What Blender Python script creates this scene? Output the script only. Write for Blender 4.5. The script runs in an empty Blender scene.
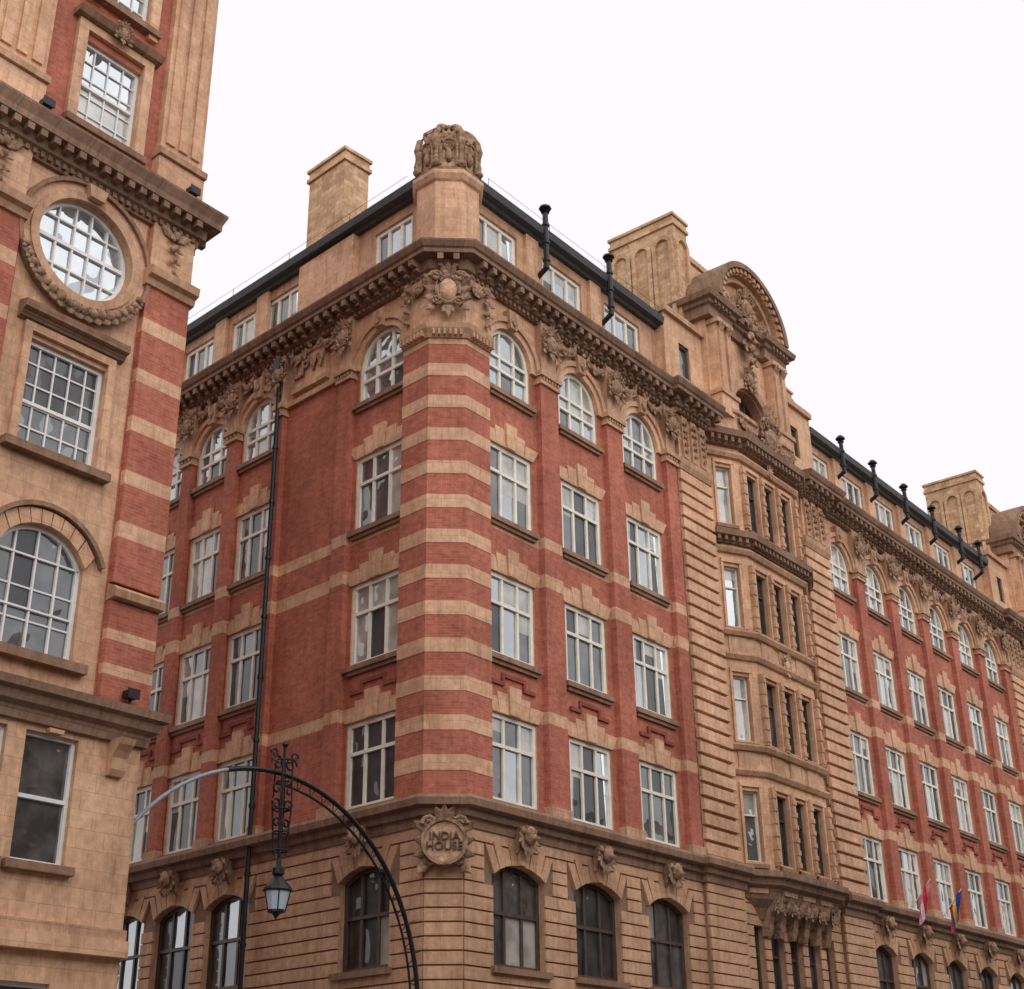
import bpy, math, random
from mathutils import Vector, Matrix
random.seed(7)
scene = bpy.context.scene
RND = random.Random(11)

# ------------------------------------------------------------------ materials
MATS = {}
def new_mat(name):
    m = bpy.data.materials.new(name); m.use_nodes = True
    nt = m.node_tree; nt.nodes.clear()
    out = nt.nodes.new('ShaderNodeOutputMaterial')
    b = nt.nodes.new('ShaderNodeBsdfPrincipled')
    nt.links.new(b.outputs[0], out.inputs[0])
    MATS[name] = m
    return m, nt, b, out
def N(nt, t, **kw):
    n = nt.nodes.new(t)
    for k, v in kw.items(): setattr(n, k, v)
    return n
def mixc(nt, a, b, fac, mode='MIX'):
    n = nt.nodes.new('ShaderNodeMix'); n.data_type = 'RGBA'; n.blend_type = mode
    for sock, val in ((n.inputs[0], fac), (n.inputs[6], a), (n.inputs[7], b)):
        if hasattr(val, 'is_linked') or hasattr(val, 'links'): nt.links.new(val, sock)
        else: sock.default_value = val
    return n.outputs[2]
def ramp(nt, src, p0, c0, p1, c1):
    r = nt.nodes.new('ShaderNodeValToRGB')
    r.color_ramp.elements[0].position = p0; r.color_ramp.elements[0].color = c0
    r.color_ramp.elements[1].position = p1; r.color_ramp.elements[1].color = c1
    nt.links.new(src, r.inputs[0]); return r.outputs[0]
def c4(c, k=1.0): return (c[0]*k, c[1]*k, c[2]*k, 1)

def masonry(name, c1, c2, mortar, bw, rh, ms, rough=.85, grime=.45, bump=.3, streak=True, fine=6.0, tint=(.42,.36,.32)):
    m, nt, b, out = new_mat(name)
    uv = N(nt, 'ShaderNodeUVMap'); uv.uv_map = 'UVMap'
    geo = N(nt, 'ShaderNodeNewGeometry')
    br = N(nt, 'ShaderNodeTexBrick')
    nt.links.new(uv.outputs[0], br.inputs['Vector'])
    br.inputs['Color1'].default_value = c4(c1); br.inputs['Color2'].default_value = c4(c2)
    br.inputs['Mortar'].default_value = c4(mortar)
    br.inputs['Scale'].default_value = 1.0
    br.inputs['Mortar Size'].default_value = ms
    br.inputs['Mortar Smooth'].default_value = .3
    br.inputs['Bias'].default_value = 0.0
    br.inputs['Brick Width'].default_value = bw; br.inputs['Row Height'].default_value = rh
    n1 = N(nt, 'ShaderNodeTexNoise'); n1.inputs['Scale'].default_value = .42; n1.inputs['Detail'].default_value = 4; n1.inputs['Roughness'].default_value = .65
    nt.links.new(geo.outputs['Position'], n1.inputs['Vector'])
    g1 = ramp(nt, n1.outputs[0], .35, (.78, .75, .72, 1), .68, (1.12, 1.12, 1.12, 1))
    col = mixc(nt, br.outputs['Color'], g1, 1.0, 'MULTIPLY')
    n2 = N(nt, 'ShaderNodeTexNoise'); n2.inputs['Scale'].default_value = fine; n2.inputs['Detail'].default_value = 3; n2.inputs['Roughness'].default_value = .7
    nt.links.new(geo.outputs['Position'], n2.inputs['Vector'])
    g2 = ramp(nt, n2.outputs[0], .3, (.82, .80, .78, 1), .7, (1.14, 1.14, 1.14, 1))
    col = mixc(nt, col, g2, 1.0, 'MULTIPLY')
    if streak:
        mp = N(nt, 'ShaderNodeMapping'); mp.inputs['Scale'].default_value = (2.6, .30, 1)
        nt.links.new(uv.outputs[0], mp.inputs[0])
        n3 = N(nt, 'ShaderNodeTexNoise'); n3.inputs['Scale'].default_value = 1.6; n3.inputs['Detail'].default_value = 4; n3.inputs['Roughness'].default_value = .72
        nt.links.new(mp.outputs[0], n3.inputs['Vector'])
        g3 = ramp(nt, n3.outputs[0], .46, (0, 0, 0, 1), .72, (grime, grime, grime, 1))
        col2 = mixc(nt, col, c4(tint), 1.0, 'MULTIPLY')
        col = mixc(nt, col, col2, g3)
    nt.links.new(col, b.inputs['Base Color'])
    b.inputs['Roughness'].default_value = rough
    b.inputs['Specular IOR Level'].default_value = .3
    bp = N(nt, 'ShaderNodeBump'); bp.inputs['Strength'].default_value = bump; bp.inputs['Distance'].default_value = .02
    ma = N(nt, 'ShaderNodeMath', operation='MULTIPLY_ADD'); ma.inputs[1].default_value = .5
    nt.links.new(n2.outputs[0], ma.inputs[0])
    inv = N(nt, 'ShaderNodeMath', operation='SUBTRACT'); inv.inputs[0].default_value = 1
    nt.links.new(br.outputs['Fac'], inv.inputs[1]); nt.links.new(inv.outputs[0], ma.inputs[2])
    nt.links.new(ma.outputs[0], bp.inputs['Height']); nt.links.new(bp.outputs[0], b.inputs['Normal'])
    return m

masonry('red_brick', (.52,.165,.103), (.41,.115,.072), (.42,.22,.16), .23, .078, .007, grime=.42, bump=.2)
masonry('red_brick_dark', (.33,.09,.062), (.24,.065,.048), (.2,.09,.07), .23, .078, .007, grime=.4)
masonry('ashlar', (.74,.47,.30), (.64,.385,.235), (.50,.295,.18), .62, .36, .007, grime=.5, bump=.2, rough=.7)
masonry('base_stone', (.66,.41,.255), (.59,.35,.215), (.53,.31,.19), .95, .335, .007, grime=.5, bump=.2, rough=.7)
masonry('terracotta_band', (.73,.455,.29), (.64,.38,.235), (.50,.29,.18), .46, .37, .007, grime=.45, rough=.7)
masonry('trim_stone', (.62,.385,.245), (.52,.315,.195), (.40,.235,.145), .75, .9, .006, grime=.6, bump=.3, rough=.75)
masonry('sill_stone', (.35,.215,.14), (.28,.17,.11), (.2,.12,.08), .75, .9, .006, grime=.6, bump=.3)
masonry('buff_brick', (.76,.53,.33), (.52,.32,.18), (.52,.34,.20), .42, .20, .012, grime=.35)
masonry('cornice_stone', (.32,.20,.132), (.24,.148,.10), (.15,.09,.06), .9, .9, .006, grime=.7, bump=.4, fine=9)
masonry('slate', (.05,.052,.055), (.035,.037,.04), (.02,.02,.02), .3, .2, .01, rough=.6, grime=.2)
masonry('opposite_brick', (.26,.13,.09), (.2,.1,.075), (.18,.12,.1), .23, .078, .007)

def plain(name, c, rough=.6, metal=0, var=.12, scale=5., bump=.0, bscale=20, spec=.4):
    m, nt, b, out = new_mat(name)
    geo = N(nt, 'ShaderNodeNewGeometry')
    n1 = N(nt, 'ShaderNodeTexNoise'); n1.inputs['Scale'].default_value = scale; n1.inputs['Detail'].default_value = 4; n1.inputs['Roughness'].default_value=.7
    nt.links.new(geo.outputs['Position'], n1.inputs['Vector'])
    col = ramp(nt, n1.outputs[0], .3, c4(c, 1-var), .7, c4(c, 1+var))
    nt.links.new(col, b.inputs['Base Color'])
    b.inputs['Roughness'].default_value = rough; b.inputs['Metallic'].default_value = metal
    b.inputs['Specular IOR Level'].default_value = spec
    if bump:
        n2 = N(nt, 'ShaderNodeTexNoise'); n2.inputs['Scale'].default_value = bscale; n2.inputs['Detail'].default_value = 4
        nt.links.new(geo.outputs['Position'], n2.inputs['Vector'])
        bp = N(nt, 'ShaderNodeBump'); bp.inputs['Strength'].default_value = bump; bp.inputs['Distance'].default_value = .05
        nt.links.new(n2.outputs[0], bp.inputs['Height']); nt.links.new(bp.outputs[0], b.inputs['Normal'])
    return m
plain('carved_stone', (.32,.20,.13), .9, var=.6, scale=5, bump=.8, bscale=9, spec=.2)
plain('carved_light', (.56,.355,.225), .9, var=.4, scale=5, bump=.7, bscale=9, spec=.2)
plain('cream_paint', (.80,.76,.65), .45, var=.12, scale=3)
plain('white_paint', (.80,.79,.77), .4, var=.08, scale=3)
plain('dark_paint', (.075,.052,.042), .4, var=.3)
plain('black_iron', (.018,.018,.020), .42, var=.3, metal=.3)
plain('arch_left_grey', (.26,.29,.33), .4, var=.2)
plain('lead', (.045,.05,.052), .55, var=.3)
plain('joint_dark', (.25,.15,.10), .95, var=.2)
plain('lettering_stone', (.13,.075,.05), .9, var=.2)
plain('asphalt', (.055,.055,.057), .9, var=.25, scale=2, bump=.3, bscale=60)
plain('paving', (.30,.29,.26), .9, var=.15, scale=1.5, bump=.2, bscale=30)
plain('kerb_stone', (.35,.34,.31), .85, var=.15)
plain('road_paint', (.75,.74,.7), .7, var=.1)
plain('ground_mat', (.12,.12,.11), .95, var=.2, scale=.3)
plain('lamp_glass', (.5,.58,.66), .15, var=.1)
plain('flag_red', (.6,.04,.06), .8); plain('flag_blue', (.03,.07,.35), .8); plain('flag_yellow', (.75,.5,.05), .8); plain('flag_pink', (.7,.25,.33), .8)

def glass(name, c, refl, var=.5, scale=.9):
    m, nt, b, out = new_mat(name)
    geo = N(nt, 'ShaderNodeNewGeometry')
    n1 = N(nt, 'ShaderNodeTexNoise'); n1.inputs['Scale'].default_value = scale; n1.inputs['Detail'].default_value = 3
    nt.links.new(geo.outputs['Position'], n1.inputs['Vector'])
    col = ramp(nt, n1.outputs[0], .38, c4(c, 1-var), .62, c4(c, 1+var))
    nt.links.new(col, b.inputs['Base Color']); b.inputs['Roughness'].default_value = .5
    gl = N(nt, 'ShaderNodeBsdfGlossy'); gl.inputs['Color'].default_value = (.86,.93,.96,1); gl.inputs['Roughness'].default_value = .03
    nb = N(nt, 'ShaderNodeTexNoise'); nb.inputs['Scale'].default_value = 1.3; nb.inputs['Detail'].default_value = 1
    nt.links.new(geo.outputs['Position'], nb.inputs['Vector'])
    bp = N(nt, 'ShaderNodeBump'); bp.inputs['Strength'].default_value = .6; bp.inputs['Distance'].default_value = .09
    nt.links.new(nb.outputs[0], bp.inputs['Height']); nt.links.new(bp.outputs[0], gl.inputs['Normal'])
    fr = N(nt, 'ShaderNodeFresnel'); fr.inputs[0].default_value = 1.5
    ad = N(nt, 'ShaderNodeMath', operation='ADD'); ad.use_clamp = True; ad.inputs[1].default_value = refl
    nt.links.new(fr.outputs[0], ad.inputs[0])
    mx = N(nt, 'ShaderNodeMixShader'); nt.links.new(ad.outputs[0], mx.inputs[0])
    nt.links.new(b.outputs[0], mx.inputs[1]); nt.links.new(gl.outputs[0], mx.inputs[2])
    nt.links.new(mx.outputs[0], out.inputs[0])
glass('glass_dark', (.020,.020,.020), .01, var=.7, scale=1.6)
glass('glass_mid', (.05,.05,.048), .10, var=.7, scale=1.6)
glass('glass_sky', (.14,.16,.175), .38, var=.5, scale=1.4)
glass('glass_blind', (.40,.38,.33), .10, var=.25, scale=1.6)

# ------------------------------------------------------------------ geometry kit
class Frame:
    def __init__(s, o, d):
        l = math.hypot(*d); s.o = o; s.d = (d[0]/l, d[1]/l); s.n = (s.d[1], -s.d[0])
    def xy(s, u, p=0): return (s.o[0]+u*s.d[0]+p*s.n[0], s.o[1]+u*s.d[1]+p*s.n[1])
    def P(s, u, p, z):
        x, y = s.xy(u, p); return (x, y, z)

class Part:
    def __init__(s, name, parent=None, smooth=False):
        s.name=name; s.parent=parent; s.v=[]; s.f=[]; s.uv=[]; s.mi=[]; s.mats=[]; s.smooth=smooth
    def m(s, name):
        if name not in s.mats: s.mats.append(name)
        return s.mats.index(name)
    def raw(s, pts, uvs, mat):
        b = len(s.v); s.v.extend(pts); s.f.append(tuple(range(b, b+len(pts)))); s.uv.extend(uvs); s.mi.append(s.m(mat))
    def poly(s, F, pts, mat):
        nx=ny=nz=0
        k=len(pts)
        for i in range(k):
            a=pts[i]; b=pts[(i+1)%k]
            nx+=(a[1]-b[1])*(a[2]+b[2]); ny+=(a[2]-b[2])*(a[0]+b[0]); nz+=(a[0]-b[0])*(a[1]+b[1])
        nx,ny,nz=abs(nx),abs(ny),abs(nz)
        if ny>=nx and ny>=nz: uv=[(q[0],q[2]) for q in pts]
        elif nx>=nz: uv=[(q[1]+q[0],q[2]) for q in pts]
        else: uv=[(q[0],q[1]) for q in pts]
        s.raw([F.P(*q) for q in pts], uv, mat)
    def box(s, F, u0,u1,p0,p1,z0,z1, mat):
        q=s.poly
        q(F,[(u0,p1,z0),(u1,p1,z0),(u1,p1,z1),(u0,p1,z1)],mat)
        q(F,[(u1,p0,z0),(u0,p0,z0),(u0,p0,z1),(u1,p0,z1)],mat)
        q(F,[(u0,p0,z0),(u0,p1,z0),(u0,p1,z1),(u0,p0,z1)],mat)
        q(F,[(u1,p1,z0),(u1,p0,z0),(u1,p0,z1),(u1,p1,z1)],mat)
        q(F,[(u0,p1,z1),(u1,p1,z1),(u1,p0,z1),(u0,p0,z1)],mat)
        q(F,[(u0,p0,z0),(u1,p0,z0),(u1,p1,z0),(u0,p1,z0)],mat)
    def prism(s, F, pts, p0, p1, mat):
        s.poly(F,[(u,p1,z) for u,z in pts],mat)
        k=len(pts)
        for i in range(k):
            a=pts[i]; b=pts[(i+1)%k]
            s.poly(F,[(a[0],p1,a[1]),(a[0],p0,a[1]),(b[0],p0,b[1]),(b[0],p1,b[1])],mat)
    def ring(s, F, uc, zc, r0, r1, a0, a1, p0, p1, n, mat):
        for i in range(n):
            A=a0+(a1-a0)*i/n; B=a0+(a1-a0)*(i+1)/n
            def c(r,a): return (uc+r*math.cos(a), zc+r*math.sin(a))
            i0,i1,o0,o1=c(r0,A),c(r0,B),c(r1,A),c(r1,B)
            s.poly(F,[(i0[0],p1,i0[1]),(o0[0],p1,o0[1]),(o1[0],p1,o1[1]),(i1[0],p1,i1[1])],mat)
            s.poly(F,[(o0[0],p1,o0[1]),(o0[0],p0,o0[1]),(o1[0],p0,o1[1]),(o1[0],p1,o1[1])],mat)
            s.poly(F,[(i0[0],p0,i0[1]),(i0[0],p1,i0[1]),(i1[0],p1,i1[1]),(i1[0],p0,i1[1])],mat)
        for a in (a0,a1):
            c=lambda r:(uc+r*math.cos(a), zc+r*math.sin(a))
            i,o=c(r0),c(r1)
            s.poly(F,[(i[0],p0,i[1]),(i[0],p1,i[1]),(o[0],p1,o[1]),(o[0],p0,o[1])],mat)
    def sweep(s, path, prof, mat, closed=True):
        k=len(path); segn=[]; L=[0]
        for i in range(k-1):
            dx=path[i+1][0]-path[i][0]; dy=path[i+1][1]-path[i][1]; l=math.hypot(dx,dy)
            segn.append((dy/l,-dx/l)); L.append(L[-1]+l)
        mit=[]
        for i in range(k):
            if i==0: mit.append(segn[0])
            elif i==k-1: mit.append(segn[-1])
            else:
                a,b=segn[i-1],segn[i]; d=1+a[0]*b[0]+a[1]*b[1]
                mit.append(((a[0]+b[0])/d,(a[1]+b[1])/d))
        n=len(prof)
        def pt(i,q): return (path[i][0]+mit[i][0]*q[0], path[i][1]+mit[i][1]*q[0], q[1])
        for i in range(k-1):
            for j in range(n if closed else n-1):
                a=prof[j]; b=prof[(j+1)%n]
                s.raw([pt(i,a),pt(i+1,a),pt(i+1,b),pt(i,b)],
                      [(L[i],a[1]-a[0]),(L[i+1],a[1]-a[0]),(L[i+1],b[1]-b[0]),(L[i],b[1]-b[0])],mat)
        if closed:
            for i in (0,k-1):
                s.raw([pt(i,q) for q in prof],[(q[0],q[1]) for q in prof],mat)
    def grid(s, rows, mat, wrap=False):
        b=len(s.v); n=len(rows[0]); mi=s.m(mat)
        for r in rows: s.v.extend(r)
        for j in range(len(rows)-1):
            for i in range(n if wrap else n-1):
                k=(i+1)%n
                f=(b+j*n+k,b+j*n+i,b+(j+1)*n+i,b+(j+1)*n+k)
                s.f.append(f); s.mi.append(mi)
                s.uv.extend([(s.v[q][0]+s.v[q][1],s.v[q][2]) for q in f])
    def blob(s, c, r, mat, jit=.12, nu=8, nv=5, rot=0):
        rx,ry,rz=r; cr,sr=math.cos(rot),math.sin(rot); rows=[]
        for j in range(nv+1):
            th=math.pi*j/nv; row=[]
            if j in (0,nv): th=.06 if j==0 else math.pi-.06
            for i in range(nu):
                ph=2*math.pi*i/nu; k=1+RND.uniform(-jit,jit)
                if j in (0,nv): k=1
                x=rx*k*math.sin(th)*math.cos(ph); y=ry*k*math.sin(th)*math.sin(ph); z=rz*k*math.cos(th)
                row.append((c[0]+x*cr-y*sr, c[1]+x*sr+y*cr, c[2]+z))
            rows.append(row)
        s.grid(rows,mat,True)
    def fb(s, F, u,p,z, ru,rp,rz, mat, jit=.12, nu=8, nv=5):
        s.blob(F.P(u,p,z),(ru,rp,rz),mat,jit,nu,nv,rot=math.atan2(F.d[1],F.d[0]))
    def leaf(s, F, u,p,z, L, w, ang, mat, curl=.35):
        ca,sa=math.cos(ang),math.sin(ang); rows=[]
        n=5
        for i in range(n+1):
            t=i/n; ww=w*(math.sin(math.pi*min(1,t*.86+.12))**.8)*(1 if i%2 else .8)+.004
            l=L*t; pp=p+curl*L*t*t
            row=[]
            for k,(q,h) in enumerate(((-1,-.25),(-.45,.12),(0,.0),(.45,.12),(1,-.25))):
                x=ca*l-sa*q*ww; y=sa*l+ca*q*ww
                row.append(F.P(u+x,pp+h*w*1.2,z+y))
            rows.append(row)
        s.grid(rows,mat)
    def tube(s, pts, r, mat, n=7):
        pts=[Vector(p) for p in pts]; rings=[]
        for i,p in enumerate(pts):
            t=(pts[min(i+1,len(pts)-1)]-pts[max(i-1,0)]).normalized()
            a=Vector((0,0,1)) if abs(t.z)<.9 else Vector((1,0,0))
            x=t.cross(a).normalized(); y=t.cross(x)
            rr=r[i] if isinstance(r,(list,tuple)) else r
            rings.append([tuple(p+(x*math.cos(2*math.pi*k/n)+y*math.sin(2*math.pi*k/n))*rr) for k in range(n)])
        for i in range(len(rings)-1):
            for k in range(n):
                q=[rings[i][k],rings[i][(k+1)%n],rings[i+1][(k+1)%n],rings[i+1][k]]
                s.raw(q,[(0,0),(.1,0),(.1,.1),(0,.1)],mat)
        for rg in (rings[0],rings[-1]): s.raw(rg,[(0,0)]*n,mat)
    def lathe(s, c, prof, mat, n=12, ph=0):
        for j in range(len(prof)-1):
            (r0,z0),(r1,z1)=prof[j],prof[j+1]
            for i in range(n):
                a=ph+2*math.pi*i/n; b=ph+2*math.pi*(i+1)/n
                q=[(c[0]+r0*math.cos(a),c[1]+r0*math.sin(a),z0),(c[0]+r0*math.cos(b),c[1]+r0*math.sin(b),z0),
                   (c[0]+r1*math.cos(b),c[1]+r1*math.sin(b),z1),(c[0]+r1*math.cos(a),c[1]+r1*math.sin(a),z1)]
                s.raw(q,[(a*r0,z0),(b*r0,z0),(b*r0,z1),(a*r0,z1)],mat)
    def build(s):
        if not s.f: return None
        me=bpy.data.meshes.new(s.name); me.from_pydata(s.v,[],s.f)
        uvl=me.uv_layers.new(name='UVMap')
        flat=[c for q in s.uv for c in q]
        uvl.data.foreach_set('uv',flat)
        for n in s.mats: me.materials.append(MATS[n])
        me.polygons.foreach_set('material_index',s.mi)
        if s.smooth: me.polygons.foreach_set('use_smooth',[True]*len(s.f))
        me.update()
        ob=bpy.data.objects.new(s.name,me); scene.collection.objects.link(ob)
        if s.parent: ob.parent=s.parent
        return ob
def empty(name):
    e=bpy.data.objects.new(name,None); scene.collection.objects.link(e); return e

def arch_z(op,u):
    ua,ub,za,zb,rise=op; hw=(ub-ua)/2; uc=(ua+ub)/2
    R=(hw*hw+rise*rise)/(2*rise); zc=zb-R
    return zc+math.sqrt(max(0,R*R-(u-uc)**2))
def wall(P,F,u0,u1,z0,z1,p,ops,mat,bands=(),reveal=.22,rmat='trim_stone',bmat='terracotta_band',archmat=None):
    us=sorted(set([u0,u1]+[o[0] for o in ops if u0<o[0]<u1]+[o[1] for o in ops if u0<o[1]<u1]))
    def mz(z):
        for b in bands:
            if b[0]<=z<=b[1]: return b[2] if len(b)>2 else bmat
        return mat
    for a,b in zip(us,us[1:]):
        um=(a+b)/2
        col=[o for o in ops if o[0]<um<o[1]]
        zs=set([z0,z1])
        for o in col: zs.update((o[2],o[3]))
        for bd in bands: zs.update((bd[0],bd[1]))
        zs=sorted(z for z in zs if z0<=z<=z1)
        for c,d in zip(zs,zs[1:]):
            zm=(c+d)/2
            if any(o[2]<zm<o[3] for o in col): continue
            P.poly(F,[(a,p,c),(b,p,c),(b,p,d),(a,p,d)],mz(zm))
    for o in ops:
        ua,ub,za,zb,rise=o
        zs=zb-rise if rise else zb
        q=p-reveal
        P.poly(F,[(ua,q,za),(ua,p,za),(ua,p,zs),(ua,q,zs)],rmat)
        P.poly(F,[(ub,p,za),(ub,q,za),(ub,q,zs),(ub,p,zs)],rmat)
        P.poly(F,[(ua,q,za),(ub,q,za),(ub,p,za),(ua,p,za)],rmat)
        if not rise:
            P.poly(F,[(ua,p,zb),(ub,p,zb),(ub,q,zb),(ua,q,zb)],rmat)
        else:
            n=14
            for i in range(n):
                a=ua+(ub-ua)*i/n; b=ua+(ub-ua)*(i+1)/n; A=arch_z(o,a); B=arch_z(o,b)
                P.poly(F,[(a,p,A),(b,p,B),(b,p,zb),(a,p,zb)],archmat or mz(zb-.01))
                P.poly(F,[(a,p,A),(b,p,B),(b,q,B),(a,q,A)],rmat)

def pick_glass(kind):
    r=RND.random()
    if kind=='bright': return 'glass_sky' if r<.42 else ('glass_mid' if r<.82 else 'glass_blind')
    if kind=='dark': return 'glass_dark' if r<.75 else 'glass_mid'
    if kind=='base': return 'glass_dark' if r<.35 else ('glass_mid' if r<.75 else ('glass_sky' if r<.88 else 'glass_blind'))
    if kind=='side': return 'glass_dark' if r<.52 else ('glass_mid' if r<.85 else 'glass_blind')
    return 'glass_dark' if r<.30 else ('glass_mid' if r<.62 else ('glass_blind' if r<.75 else 'glass_sky'))
def window(P,F,op,p,cols=3,trans=(.62,),fmat='cream_paint',fw=.10,bw=.075,kind='std',thin=None,dep=.07,blinds=True):
    ua,ub,za,zb,rise=op; zs=zb-rise if rise else zb
    pg=p
    top=(lambda u: arch_z(op,min(max(u,ua+1e-4),ub-1e-4))) if rise else (lambda u: zb)
    base=pick_glass(kind)
    W=(ub-ua)/cols
    zt=[za+(zs-za)*t for t in trans]
    levels=[za]+zt+[None]
    curt = blinds and kind not in('dark','base') and RND.random()<.30
    for i in range(cols):
        a=ua+W*i; b=a+W
        for j in range(len(levels)-1):
            g=base if RND.random()<.5 else pick_glass(kind)
            lo=levels[j]; hi=levels[j+1]
            if hi is not None:
                P.poly(F,[(a,pg,lo),(b,pg,lo),(b,pg,hi),(a,pg,hi)],g)
            else:
                n=5 if rise else 1
                tops=[(b+(a-b)*k/n,pg,top(b+(a-b)*k/n)) for k in range(n+1)]
                P.poly(F,[(a,pg,lo),(b,pg,lo)]+tops,g)
        if blinds and kind not in ('dark','base') and not rise and RND.random()<.30:
            h=(zb-za)*RND.choice((.3,.45,.6,.2))
            P.poly(F,[(a,pg+.004,zb-h),(b,pg+.004,zb-h),(b,pg+.004,zb),(a,pg+.004,zb)],'glass_blind')
    if curt and not rise:
        w=(ub-ua)*.16
        for (x0,x1,x2) in ((ua,ua+w*1.1,ua+w*.7),(ub,ub-w*1.1,ub-w*.7)):
            P.poly(F,[(x0,pg+.008,za),(x2,pg+.008,za),(x1,pg+.008,zb),(x0,pg+.008,zb)],'glass_blind')
    q=pg+dep
    B=lambda *x: P.box(F,*x)
    B(ua,ua+fw,pg-.02,q,za,zs,fmat); B(ub-fw,ub,pg-.02,q,za,zs,fmat)
    B(ua+fw,ub-fw,pg-.02,q+.003,za,za+fw,fmat)
    if not rise: B(ua+fw,ub-fw,pg-.02,q+.003,zb-fw,zb,fmat)
    else:
        n=14
        for i in range(n):
            a=ua+(ub-ua)*i/n; b=ua+(ub-ua)*(i+1)/n; A=arch_z(op,a); Bz=arch_z(op,b)
            uc=(ua+ub)/2
            def inn(u,z):
                zc=zs if rise>.8*(ub-ua)/2 else zs-1.2
                dx=u-uc; dz=z-zc; l=math.hypot(dx,dz); k=(l-fw)/l if l>0 else 1
                return (uc+dx*k, zc+dz*k)
            ia=inn(a,A); ib=inn(b,Bz)
            P.poly(F,[(ia[0],q,ia[1]),(ib[0],q,ib[1]),(b,q,Bz),(a,q,A)],fmat)
            P.poly(F,[(ia[0],q,ia[1]),(ib[0],q,ib[1]),(ib[0],pg,ib[1]),(ia[0],pg,ia[1])],fmat)
    for i in range(1,cols):
        c=ua+W*i; B(c-bw/2,c+bw/2,pg-.01,q-.012,za+fw,top(c)-.02,fmat)
    for z in zt: B(ua+fw,ub-fw,pg-.01,q+.006,z-bw/2,z+bw/2,fmat)
    if rise>.5: B(ua+fw,ub-fw,pg-.01,q-.004,zs-bw/2,zs+bw/2,fmat)
    if thin:
        nc,nr,t=thin
        for i in range(1,nc):
            c=ua+(ub-ua)*i/nc; B(c-t/2,c+t/2,pg-.01,q-.03,za+.02,top(c)-.02,fmat)
        for j in range(1,nr):
            z=za+(zb-za)*j/nr
            if rise and z>zs:
                x=[u for u in [ua+(ub-ua)*k/40 for k in range(41)] if top(u)>z]
                if len(x)>1: B(x[0],x[-1],pg-.01,q-.034,z-t/2,z+t/2,fmat)
            else: B(ua,ub,pg-.01,q-.034,z-t/2,z+t/2,fmat)

def courses(P,F,u0,u1,z0,z1,h,g,p0,p1,ops,mat,alt=0):
    z=z0; k=0
    while z+h-g<=z1+1e-4:
        a=z+g/2; b=z+h-g/2
        cuts=[]
        for o in ops:
            if o[2]<b and o[3]>a: cuts.append((o[0],o[1]))
        cuts.sort(); cur=u0; off=alt if k%2 else 0
        for c in cuts+[(u1,u1)]:
            if c[0]-cur>.03: P.box(F,cur,c[0],p0,p1+off,a,b,mat)
            cur=max(cur,c[1])
        z+=h; k+=1

def spiral(P,F,u,p,z,r,sg,mat,th,turns=1.5,a0=0):
    pts=[]; n=13
    for k in range(n):
        t=k/(n-1); a=a0+t*turns*2*math.pi; rr=r*(1-.82*t)
        pts.append(F.P(u+sg*rr*math.cos(a),p+th*.8*t,z+rr*math.sin(a)))
    P.tube(pts,[th*(1-.35*k/(n-1)) for k in range(n)],mat,6)
def cartouche(P,F,u,p,z,s,mat='carved_stone',pend=True,boss='same'):
    if boss: P.fb(F,u,p,z,.33*s,.20*s,.46*s,mat if boss=='same' else boss,.02,12,7)
    n=18
    P.tube([F.P(u+.38*s*math.cos(2*math.pi*k/n),p+.05*s,z+.52*s*math.sin(2*math.pi*k/n)) for k in range(n+1)],.075*s,mat,6)
    for sg in (-1,1):
        spiral(P,F,u+sg*.40*s,p+.08*s,z+.50*s,.22*s,sg,mat,.065*s)
        spiral(P,F,u+sg*.38*s,p+.06*s,z-.42*s,.18*s,sg,mat,.055*s,a0=math.pi)
        for k,(a,L) in enumerate(((.55,.5),(.1,.42),(-.35,.45),(-.85,.5))):
            ang=a if sg>0 else math.pi-a
            P.leaf(F,u+sg*.40*s,p,z+(.30-.25*k)*s,L*s,.15*s,ang,mat,.25)
    for a in (-.55,0,.55):
        P.leaf(F,u,p+.03*s,z+.52*s,.48*s,.15*s,math.pi/2+a,mat,.4)
    if pend:
        for a in (-.4,.4,0): P.leaf(F,u,p+.03*s,z-.5*s,(.6 if a==0 else .45)*s,.14*s,-math.pi/2+a,mat,.2)
def swag(P,F,ua,ub,p,z,drop,r,mat='carved_stone',n=13):
    for i in range(n):
        t=i/(n-1); u=ua+(ub-ua)*t; q=(2*t-1)
        zz=z-drop*(1-q*q); k=1.2-.5*q*q
        P.fb(F,u,p,zz,r*1.0*k,r*.8*k,r*.9*k,mat,.2,7,4)
        P.leaf(F,u,p+r*.5,zz,r*2.0,r*.6,RND.uniform(-2.6,-.5),mat,.1)
        if i%2: P.leaf(F,u,p+r*.5,zz,r*1.7,r*.5,RND.uniform(.5,2.6),mat,.1)
def drop(P,F,u,p,z0,z1,r,mat='carved_stone'):
    n=max(3,int((z0-z1)/(r*1.4)))
    for i in range(n):
        t=i/(n-1); z=z0+(z1-z0)*t; k=1.15-.5*t
        P.fb(F,u,p,z,r*.6*k,r*.6,r*.7*k,mat,.2,7,4)
        for a in (-2.4,-.75): P.leaf(F,u,p+r*.2,z,r*1.5*k,r*.5*k,a+RND.uniform(-.3,.3),mat,.2)
def console(P,F,u,p0,z0,z1,w,d,mat):
    n=6; pr=[]
    for i in range(n+1):
        t=i/n; z=z0+(z1-z0)*t; pr.append((p0+d*(.25+.75*t**1.5)+.04*math.sin(t*9),z))
    P.sweep([F.xy(u-w/2),F.xy(u+w/2)],[(p0,z0)]+pr+[(p0,z1)],mat)

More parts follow.
